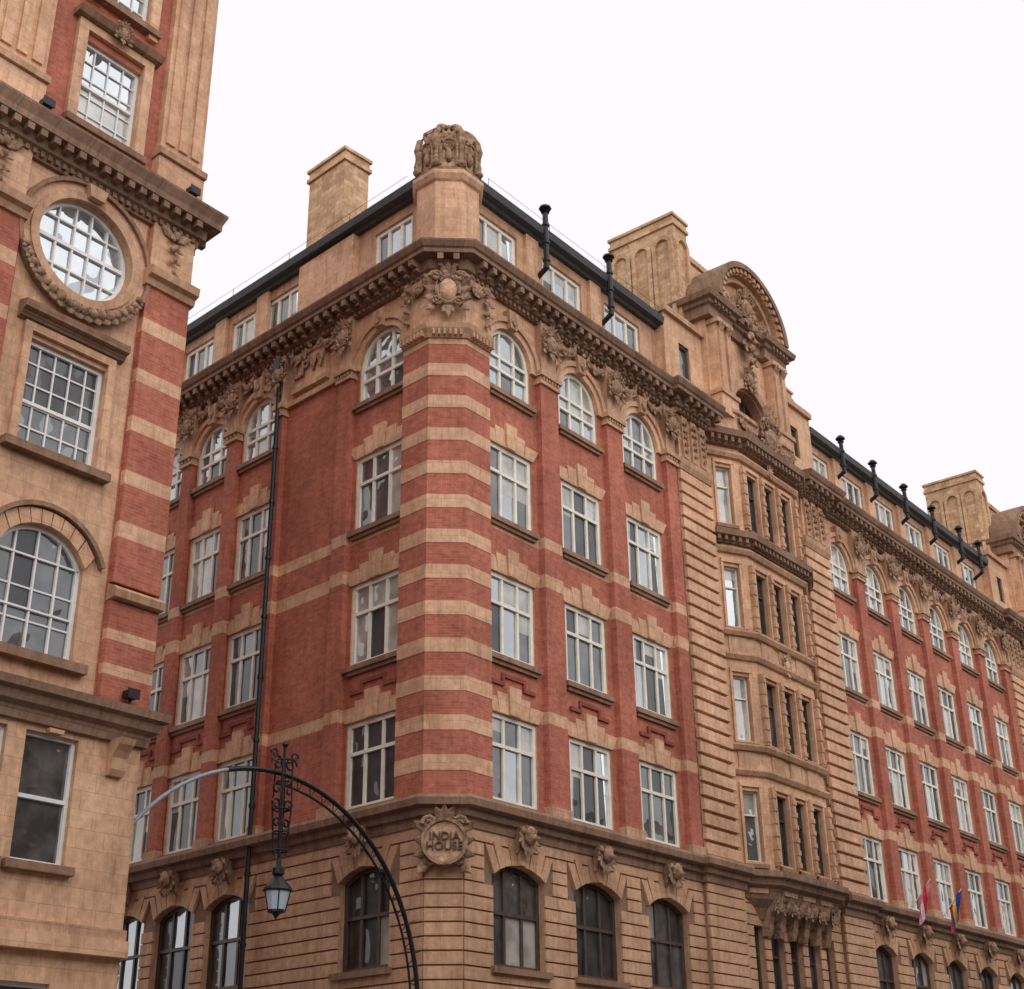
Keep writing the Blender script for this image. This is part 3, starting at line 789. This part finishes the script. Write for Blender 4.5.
def text(s,F,u,p,z,size,mat,parent,ext=.03,off=.0):
    cu=bpy.data.curves.new('lettering','FONT'); cu.body=s; cu.size=size; cu.extrude=ext; cu.offset=off; cu.align_x='CENTER'; cu.align_y='CENTER'; cu.space_line=.85
    ob=bpy.data.objects.new('lettering',cu); scene.collection.objects.link(ob); cu.materials.append(MATS[mat]); ob.parent=parent
    x=Vector((F.d[0],F.d[1],0)); y=Vector((0,0,1)); zz=Vector((F.n[0],F.n[1],0))
    M=Matrix((x,y,zz)).transposed().to_4x4(); M.translation=Vector(F.P(u,p,z)); ob.matrix_world=M
text('INDIA\nHOUSE',FC,CW/2,.45,SZ,.285,'lettering_stone',house,off=.003)
text('LPW',FL,-5.52,.14,24.45,.78,'carved_stone',house,ext=.05,off=.008)

# ------------------------------------------------------------------ LEFT BUILDING
lh=empty('stone_and_brick_corner_building')
LW=Part('walls',lh); LT=Part('stone_trim',lh); LC=Part('cornices',lh); LO=Part('carved_ornament',lh,True); LG=Part('windows',lh)
E=-9.9; F=FR
FS=Frame(FR.xy(E),(-dL[0],-dL[1]))
PITCH=4.75
gops=[]; mops=[]; uops=[]
for k in range(4):
    o=-PITCH*k
    gops+= [(-12.5+o,-11.35+o,6.45,8.85,0),(-14.05+o,-12.9+o,6.45,8.85,0),(-12.5+o,-11.35+o,1.4,4.4,0),(-14.05+o,-12.9+o,1.4,4.4,0)]
    mops+= [(-13.72+o,-11.72+o,10.3,12.92,.66),(-13.65+o,-11.78+o,14.45,16.85,0),(-13.95+o,-11.45+o,18.2,20.7,0)]
    uops+= [(-13.38+o,-11.80+o,22.65,25.05,0),(-13.38+o,-11.80+o,26.45,28.7,0)]
wall(LW,F,E-28,E,0,9.2,0,gops,'ashlar',reveal=.25)
for o in gops:
    window(LG,F,o,-.18,1,(.5,),fmat='white_paint',fw=.07,kind='dark')
    LT.box(F,o[0]-.15,o[1]+.15,-.02,.16,o[2]-.16,o[2]-.004,'sill_stone')
    c=(o[0]+o[1])/2
    if o[3]>6: LT.prism(F,[(c-.14,o[3]+.01),(c+.14,o[3]+.01),(c+.17,8.94),(c-.17,8.94)],-.02,.12,'terracotta_band')
LT.box(F,E-28,E,-.02,.14,5.25,5.45,'trim_stone')
LT.box(F,E-28,E+.03,-.02,.2,4.95,5.25,'ashlar')
for k in range(4):
    o=-PITCH*k
    ops=[m for m in mops if -14.3+o<m[0]<-11.1+o]
    wall(LW,F,-14.2+o,-11.15+o,9.2,21.3,0,ops,'ashlar',reveal=.25,archmat='ashlar')
    wall(LW,F,-11.15-PITCH+o,-14.2+o,9.2,21.3,0,[],'red_brick',((19.5,21.3,'ashlar'),))
    window(LG,F,ops[0],-.18,4,(.45,),fmat='white_paint',fw=.09,bw=.04,kind='dark',thin=(4,4,.035),blinds=False)
    window(LG,F,ops[1],-.18,1,(.42,),fmat='white_paint',fw=.09,kind='dark',thin=(5,5,.035),blinds=False)
    uc,zc=-12.7+o,19.45
    RG=1.19
    for q in range(32):
        a=2*math.pi*q/32; b=2*math.pi*(q+1)/32
        def sq(t):
            c,s=math.cos(t),math.sin(t); k_=1.25/max(abs(c),abs(s)); return (uc+c*k_,zc+s*k_)
        ci=lambda t,r:(uc+r*math.cos(t),zc+r*math.sin(t))
        i0,i1=ci(a,RG),ci(b,RG); s0,s1=sq(a),sq(b)
        LW.poly(F,[(i0[0],.0,i0[1]),(s0[0],.0,s0[1]),(s1[0],.0,s1[1]),(i1[0],.0,i1[1])],'ashlar')
        LG.poly(F,[(uc,-.18,zc),(i0[0],-.18,i0[1]),(i1[0],-.18,i1[1])],'glass_sky')
    LT.ring(F,uc,zc,RG-.02,RG+.01,0,2*math.pi,-.22,.02,32,'trim_stone')
    LT.ring(F,uc,zc,RG,RG+.2,0,2*math.pi,-.02,.14,36,'trim_stone')
    LT.ring(F,uc,zc,RG+.2,RG+.40,0,2*math.pi,-.02,.08,36,'terracotta_band')
    LT.ring(F,uc,zc,RG+.40,RG+.50,0,2*math.pi,-.02,.17,36,'sill_stone')
    LG.ring(F,uc,zc,RG-.09,RG,0,2*math.pi,-.2,-.1,32,'white_paint')
    for d in (-.62,-.2,.2,.62):
        h=math.sqrt(1.3-d*d)
        LG.box(F,uc+d-.02,uc+d+.02,-.19,-.12,zc-h,zc+h,'white_paint')
    for d in (-.55,.05,.6):
        h=math.sqrt(1.3-d*d)
        t=.045 if d==.05 else .02
        LG.box(F,uc-h,uc+h,-.19,-.117,zc+d-t,zc+d+t,'white_paint')
    LT.prism(F,[(uc-.18,20.7),(uc+.18,20.7),(uc+.24,21.0),(uc-.24,21.0)],0,.3,'trim_stone')
    n=18
    for q in range(n):
        a=math.pi*1.13+(math.pi*.74)*q/(n-1); kk=.8+.6*math.sin((q/(n-1))*math.pi)
        rr=RG+.36
        LO.fb(F,uc+rr*math.cos(a),.18,zc+rr*math.sin(a),.10*kk,.09*kk,.10*kk,'carved_stone',.2)
        for s_ in (-.5,.5): LO.leaf(F,uc+rr*math.cos(a),.2,zc+rr*math.sin(a),.2*kk,.06*kk,a+s_,'carved_stone',.1)
    a,b=-13.65+o,-11.78+o
    LT.box(F,a-.18,a-.003,-.02,.10,14.3,16.97,'terracotta_band'); LT.box(F,b+.003,b+.18,-.02,.10,14.3,16.97,'terracotta_band')
    LT.box(F,a-.18,b+.18,-.02,.103,16.97,17.15,'terracotta_band')
    LC.sweep([F.xy(a-.35),F.xy(b+.35)],[(-.02,17.15),(.12,17.2),(.18,17.3),(.3,17.34),(.32,17.5),(-.02,17.58)],'sill_stone')
    LT.box(F,a-.3,b+.3,-.02,.22,14.26,14.44,'sill_stone')
    oo=ops[0]; nn=9
    for i in range(nn):
        x0=oo[0]+(oo[1]-oo[0])*i/nn+.01; x1=oo[0]+(oo[1]-oo[0])*(i+1)/nn-.01
        LT.prism(F,[(x0,arch_z(oo,x0)),(x1,arch_z(oo,x1)),((x1-uc)*1.2+uc,arch_z(oo,x1)+.30),((x0-uc)*1.2+uc,arch_z(oo,x0)+.30)],-.02,.07,'terracotta_band')
    LT.ring(F,uc,11.85,1.42,1.52,math.radians(22),math.radians(158),-.02,.14,16,'sill_stone')
    LT.box(F,oo[0]-.25,oo[1]+.25,-.02,.2,10.1,10.29,'sill_stone')
    for (a,b) in ((-11.1+o,E if k==0 else -9.85+o),(-15.65+o,-14.3+o)):
        if k and b>-11.15+o: continue
        z=9.7
        pat=[(.55,0),(.22,1),(.5,0),(.22,1),(.6,0),(.4,2),(1.0,0),(.36,1),(.85,0),(.32,1),(.95,0),(.36,1),(.85,0),(.32,1),(.95,0),(.36,1),(1.0,0)]
        for h,t in pat:
            if z+h>19.45: h=19.45-z
            if h<=0: break
            if t==2: LC.sweep([F.xy(a-.02),F.xy(b+.02)],[(-.02,z),(.3,z+.05),(.34,z+.2),(.22,z+.3),(-.02,z+h)],'trim_stone')
            else: LT.box(F,a,b,-.02,.153 if t else .15,z,z+h,'terracotta_band' if t else 'red_brick')
            z+=h
        LC.sweep([F.xy(a-.08),F.xy(b+.08)],[(-.02,19.3),(.22,19.35),(.26,19.5),(.38,19.56),(.4,19.76),(-.02,19.8)],'trim_stone')
        LT.box(F,a+.03,b,-.02,.13,19.8,21.1,'ashlar')
        drop(LO,F,(a+b)/2,.22,20.95,19.95,.15,'carved_stone')
        for sg in (-1,1): LO.leaf(F,(a+b)/2,.2,20.9,.45,.13,math.pi/2-sg*1.2,'carved_stone',.1)
wall(LW,F,-11.15,E,9.2,21.3,0,[],'red_brick')
wall(LW,FS,0,16,0,31.5,0,[],'red_brick')
pathL=[F.xy(E-28),F.xy(E),FS.xy(16)]
LC.sweep(pathL,[(-.2,8.95),(.10,8.98),(.14,9.2),(.26,9.28),(.29,9.45),(.40,9.5),(.42,9.66),(-.2,9.74)],'cornice_stone')
LC.sweep(pathL,[(-.3,21.0),(.10,21.02),(.14,21.2),(.24,21.25),(.26,21.5),(.50,21.54),(.51,21.7),(.60,21.92),(.60,21.98),(-.3,22.1)],'cornice_stone')
n=86
for i in range(n):
    u=E-28+(28)*(i+.5)/n; LC.box(F,u-.08,u+.08,.22,.48,21.36,21.535,'cornice_stone')
n=150
for i in range(n):
    u=E-28+28*(i+.5)/n; LC.box(F,u-.05,u+.05,.08,.19,21.08,21.2,'cornice_stone')
for i in range(36):
    u=16*(i+.5)/36; LC.box(FS,u-.08,u+.08,.22,.48,21.36,21.535,'cornice_stone')
for u in (-10.5,-14.9): console(LT,F,u,.0,8.3,9.0,.35,.4,'trim_stone')
wall(LW,F,E-28,E,21.9,31.5,-.05,uops,'red_brick',reveal=.22)
for o in uops:
    window(LG,F,o,-.22,1,(.5,),fmat='white_paint',fw=.08,kind='std',thin=(4,5,.03),blinds=False)
    LT.box(F,o[0]-.26,o[0]-.003,-.07,.07,o[2]-.3,o[3]+.2,'ashlar'); LT.box(F,o[1]+.003,o[1]+.26,-.07,.07,o[2]-.3,o[3]+.2,'ashlar')
    LT.box(F,o[0]-.26,o[1]+.26,-.07,.073,o[3]+.2,o[3]+.42,'ashlar')
    LC.sweep([F.xy(o[0]-.4),F.xy(o[1]+.4)],[(-.07,o[3]+.42),(.2,o[3]+.46),(.3,o[3]+.6),(-.07,o[3]+.64)],'sill_stone')
    LT.box(F,o[0]-.3,o[1]+.3,-.07,.16,o[2]-.18,o[2]-.004,'sill_stone')
    cartouche(LO,F,(o[0]+o[1])/2,.25,o[3]+.55,.34,'carved_stone')
for k in range(4):
    o=-PITCH*k
    for (a,b) in ((-11.15+o,E if k==0 else -9.9+o),(-15.6+o,-14.3+o)):
        if k and b>-11+o: continue
        LT.box(F,a,b,-.07,.12,22.0,31.4,'ashlar')
        LT.box(F,a-.06,b+.02,-.07,.22,22.0,22.9,'ashlar'); LC.sweep([F.xy(a-.1),F.xy(b+.04)],[(-.07,22.9),(.3,22.92),(.32,23.08),(.2,23.16),(-.07,23.2)],'trim_stone')
        for w in (.2,.5,.8):
            x=a+(b-a)*w; LT.box(F,x-.13,x+.13,.1,.18,23.4,30.6,'terracotta_band')
LC.sweep(pathL,[(-.3,30.9),(.2,30.95),(.3,31.3),(.6,31.4),(.62,31.7),(-.3,31.8)],'cornice_stone')
for p in (LW,LT,LC,LO,LG): p.build()

def flood(u,p,z):
    fl=Part('floodlight')
    F=FR
    fl.box(F,u-.02,u+.02,p-.02,p+.02,z,z+.12,'black_iron')
    fl.box(F,u-.12,u+.12,p-.10,p+.10,z+.10,z+.25,'black_iron')
    fl.box(F,u-.14,u+.14,p+.10,p+.13,z+.08,z+.28,'black_iron')
    fl.build()
flood(-10.35,.45,22.02); flood(-14.35,.45,22.02); flood(-10.5,.3,9.72)

# ------------------------------------------------------------------ iron archway over the side street with lantern
ar=Part('iron_archway'); F=FR
PA=-.40; uc,r,zc=-5.95,4.8,4.5
def apt(rr,a): return F.P(uc+rr*math.cos(a),PA,zc+rr*math.sin(a))
AE=math.acos(-3.93/4.8)
an=[AE*k/60 for k in range(61)]
split=44
ar.tube([apt(r,a) for a in an[:split+1]],.058,'black_iron',8)
ar.tube([apt(r,a) for a in an[split:]],.042,'arch_left_grey',8)  # left stretch of the same arch, in a paler grey than the rest
ar.tube([apt(r-.24,a) for a in an[:split-6]],.030,'black_iron',6)
for k in range(1,37):
    a=an[k]; s_=.02*(1 if k%2 else -1)
    ar.tube([apt(r,a),apt(r-.24,a+s_)],.013,'black_iron',5)
q=apt(r-.06,0)
ar.tube([(q[0],q[1],-.1),(q[0],q[1],zc)],.10,'black_iron',10)
ar.lathe(q[:2],[(.0,-.1),(.24,-.1),(.24,.5),(.15,.6),(.17,.7),(.12,.8)],'black_iron',10)
ar.lathe(q[:2],[(.10,4.1),(.15,4.2),(.15,4.4),(.10,4.5)],'black_iron',10)
for a in (.28,.42):
    ar.tube([apt(r,a),apt(r+.30,a)],[.03,.008],'black_iron',5)
qe=apt(r,AE); ar.box(F,uc-3.99,uc-3.90,PA-.2,PA+.15,qe[2]-.5,qe[2]+.3,'black_iron')
def scroll(cu,cz,r0,turns,sg,th=.026):
    pts=[]
    for k in range(20):
        t=k/19; a=t*turns*2*math.pi; rr=r0*(1-.75*t)
        pts.append(F.P(cu+sg*rr*math.cos(a),PA,cz+rr*math.sin(a)))
    ar.tube(pts,th,'black_iron',5)
lu=-5.70
for sg in (-1,1):
    scroll(lu+sg*.2,9.52,.19,1.2,sg); scroll(lu+sg*.17,8.95,.16,1.1,-sg); scroll(lu+sg*.30,9.72,.12,1.1,sg)
    scroll(lu+sg*.17,8.6,.14,1.1,sg); scroll(lu+sg*.14,8.2,.12,1.1,-sg)
    for pp in (-.12,.12):
        ar.tube([F.P(lu+sg*.14,PA+pp,9.6),F.P(lu+sg*.17,PA+pp,8.5),F.P(lu+sg*.10,PA+pp*.7,7.5)],.020,'black_iron',5)
ar.tube([F.P(lu,PA,10.0),F.P(lu,PA,7.3)],.035,'black_iron',6)
x,y=F.xy(lu,PA)
ar.lathe((x,y),[(0,10.08),(.08,9.97),(.0,9.85)],'black_iron',8)
for z in (9.6,9.1,8.5,8.0,7.6): ar.lathe((x,y),[(.19,z-.02),(.21,z),(.19,z+.02),(.18,z),(.19,z-.02)],'black_iron',12)
ar.build()
lan=Part('hanging_lantern')
lan.lathe((x,y),[(0,7.46),(.05,7.44),(.06,7.30),(.14,7.22),(.14,7.10),(.09,7.06),(.16,6.98),(.30,6.82),(.33,6.76),(.31,6.73),(0,6.73)],'black_iron',10)
lan.lathe((x,y),[(.28,6.73),(.19,6.34),(0,6.33)],'lamp_glass',10)
lan.lathe((x,y),[(0,6.345),(.20,6.345),(.20,6.30),(.08,6.26),(.04,6.2),(0,6.14)],'black_iron',10)
for k in range(5):
    a=2*math.pi*k/5
    lan.tube([(x+.29*math.cos(a),y+.29*math.sin(a),6.75),(x+.20*math.cos(a),y+.20*math.sin(a),6.33)],.014,'black_iron',5)
lan.build()

def flag(u,cols,z=10.2,s=.8):
    fp=Part('flag'); F=FR
    fp.tube([F.P(u,.2,z-.4),F.P(u,.2+1.15*s,z-.4+1.25*s)],.022,'white_paint',6)
    n=len(cols); m=8
    for i in range(n):
        for j in range(m):
            def g(a,b):
                q=a/n; t=b/m
                return (u+.10*math.sin(t*5+q*7)+.05*math.sin(q*12),.2+s*(.38+.72*q*(1-.35*t)), z-.4+s*(.42+.80*q*(1-.25*t)-1.25*t))
            q=[F.P(*g(i,j)),F.P(*g(i+1,j)),F.P(*g(i+1,j+1)),F.P(*g(i,j+1))]
            fp.raw(q,[(0,0)]*4,cols[i])
    fp.build()
flag(29.2,['flag_red','flag_blue','flag_yellow','flag_blue','flag_blue']); flag(26.2,['flag_pink','white_paint','flag_red','flag_pink'])

# ------------------------------------------------------------------ ground, road, pavement, opposite side
g=Part('ground')
g.raw([(-600,-600,-.15),(600,-600,-.15),(600,600,-.15),(-600,600,-.15)],[(0,0)]*4,'ground_mat'); g.build()
rd=Part('road')
rd.raw([FR.P(-80,20,-.12),FR.P(140,20,-.12),FR.P(140,4,-.12),FR.P(-80,4,-.12)],[(0,0)]*4,'asphalt')
rd.raw([FS.P(-4,9.0-2.2,-.116),FS.P(60,9.0-2.2,-.116),FS.P(60,2.0,-.116),FS.P(-4,2.0,-.116)],[(0,0)]*4,'asphalt')
u=-70
while u<130:
    rd.raw([FR.P(u,11.9,-.108),FR.P(u+2,11.9,-.108),FR.P(u+2,12.05,-.108),FR.P(u,12.05,-.108)],[(0,0)]*4,'road_paint'); u+=6
rd.build()
pv=Part('pavement')
def slab(F,u0,u1,p0,p1,zt=-.002): pv.box(F,u0,u1,p0,p1,-.2,zt,'paving')
slab(FR,-1.6,140,-.1,3.85); pv.box(FR,-1.6,140,3.85,4.0,-.2,.003,'kerb_stone')
slab(FR,-80,-9.0,-.1,3.85); pv.box(FR,-80,-9.0,3.85,4.0,-.2,.003,'kerb_stone')
slab(FR,-80,140,20.15,25.5); pv.box(FR,-80,140,20.0,20.15,-.2,.003,'kerb_stone')
slab(FL,-40,0,-.1,1.8,-.007); slab(FS,0,40,-.1,1.6,-.012)
pv.build()
ob=empty('unseen_opposite_building'); OW=Part('walls',ob); OG=Part('windows',ob)  # unseen row behind the camera, added for the windows to reflect
FO=Frame(FR.xy(110,30.0),(-dR[0],-dR[1]))
ops=[(c,c+1.6,z0,z0+2.3,0) for c in [4+3.6*i for i in range(44)] for z0 in (1.2,5.2,9,12.6)]
wall(OW,FO,0,165,-.1,16.5,0,ops,'opposite_brick',reveal=.2)
for o in ops: OG.poly(FO,[(o[0],-.2,o[2]),(o[1],-.2,o[2]),(o[1],-.2,o[3]),(o[0],-.2,o[3])],'glass_mid')
OW.box(FO,-.2,165.2,-12,.4,16.5,17.2,'trim_stone')
k=3.0
while k<160:
    hh=RND.uniform(1.5,5.0); ww=RND.uniform(2,7)
    OW.box(FO,k,k+ww,-8,-.5,17.2,17.2+hh,'opposite_brick'); k+=ww+RND.uniform(2,7)
OW.build(); OG.build()

# ------------------------------------------------------------------ world, sun, camera
w=bpy.data.worlds.new('World'); scene.world=w; w.use_nodes=True
nt=w.node_tree; nt.nodes.clear()
wo=nt.nodes.new('ShaderNodeOutputWorld'); bg=nt.nodes.new('ShaderNodeBackground')
sky=nt.nodes.new('ShaderNodeTexSky'); sky.sky_type='NISHITA'; sky.sun_disc=False
SE,SA=math.radians(45),math.radians(152)
sky.sun_elevation=SE; sky.sun_rotation=SA; sky.dust_density=4; sky.air_density=1
hs=nt.nodes.new('ShaderNodeHueSaturation'); hs.inputs['Saturation'].default_value=.1
nt.links.new(sky.outputs[0],hs.inputs['Color'])
mx=nt.nodes.new('ShaderNodeMix'); mx.data_type='RGBA'; mx.inputs[0].default_value=.92
nt.links.new(hs.outputs[0],mx.inputs[6]); mx.inputs[7].default_value=(9.1,8.66,8.95,1)
nt.links.new(mx.outputs[2],bg.inputs[0]); bg.inputs[1].default_value=.118
nt.links.new(bg.outputs[0],wo.inputs[0])
sd=bpy.data.lights.new('sun','SUN'); sd.energy=1.5; sd.angle=math.radians(90); sd.color=(1,.98,.96)
so=bpy.data.objects.new('sun',sd); scene.collection.objects.link(so)
dv=Vector((math.sin(SA)*math.cos(SE),math.cos(SA)*math.cos(SE),math.sin(SE)))
so.rotation_euler=dv.to_track_quat('Z','Y').to_euler()
scene.view_settings.view_transform='Standard'; scene.view_settings.look='None'; scene.view_settings.exposure=0
cd=bpy.data.cameras.new('camera'); cam=bpy.data.objects.new('camera',cd); scene.collection.objects.link(cam)
cd.sensor_width=36; cd.sensor_fit='HORIZONTAL'; cd.lens=1400/1024*36; cd.clip_end=3000
cam.matrix_world=Matrix.Translation((0,0,1.6))@Matrix.Rotation(math.radians(90+25.08),4,'X')@Matrix.Rotation(math.radians(-.86),4,'Z')
scene.camera=cam
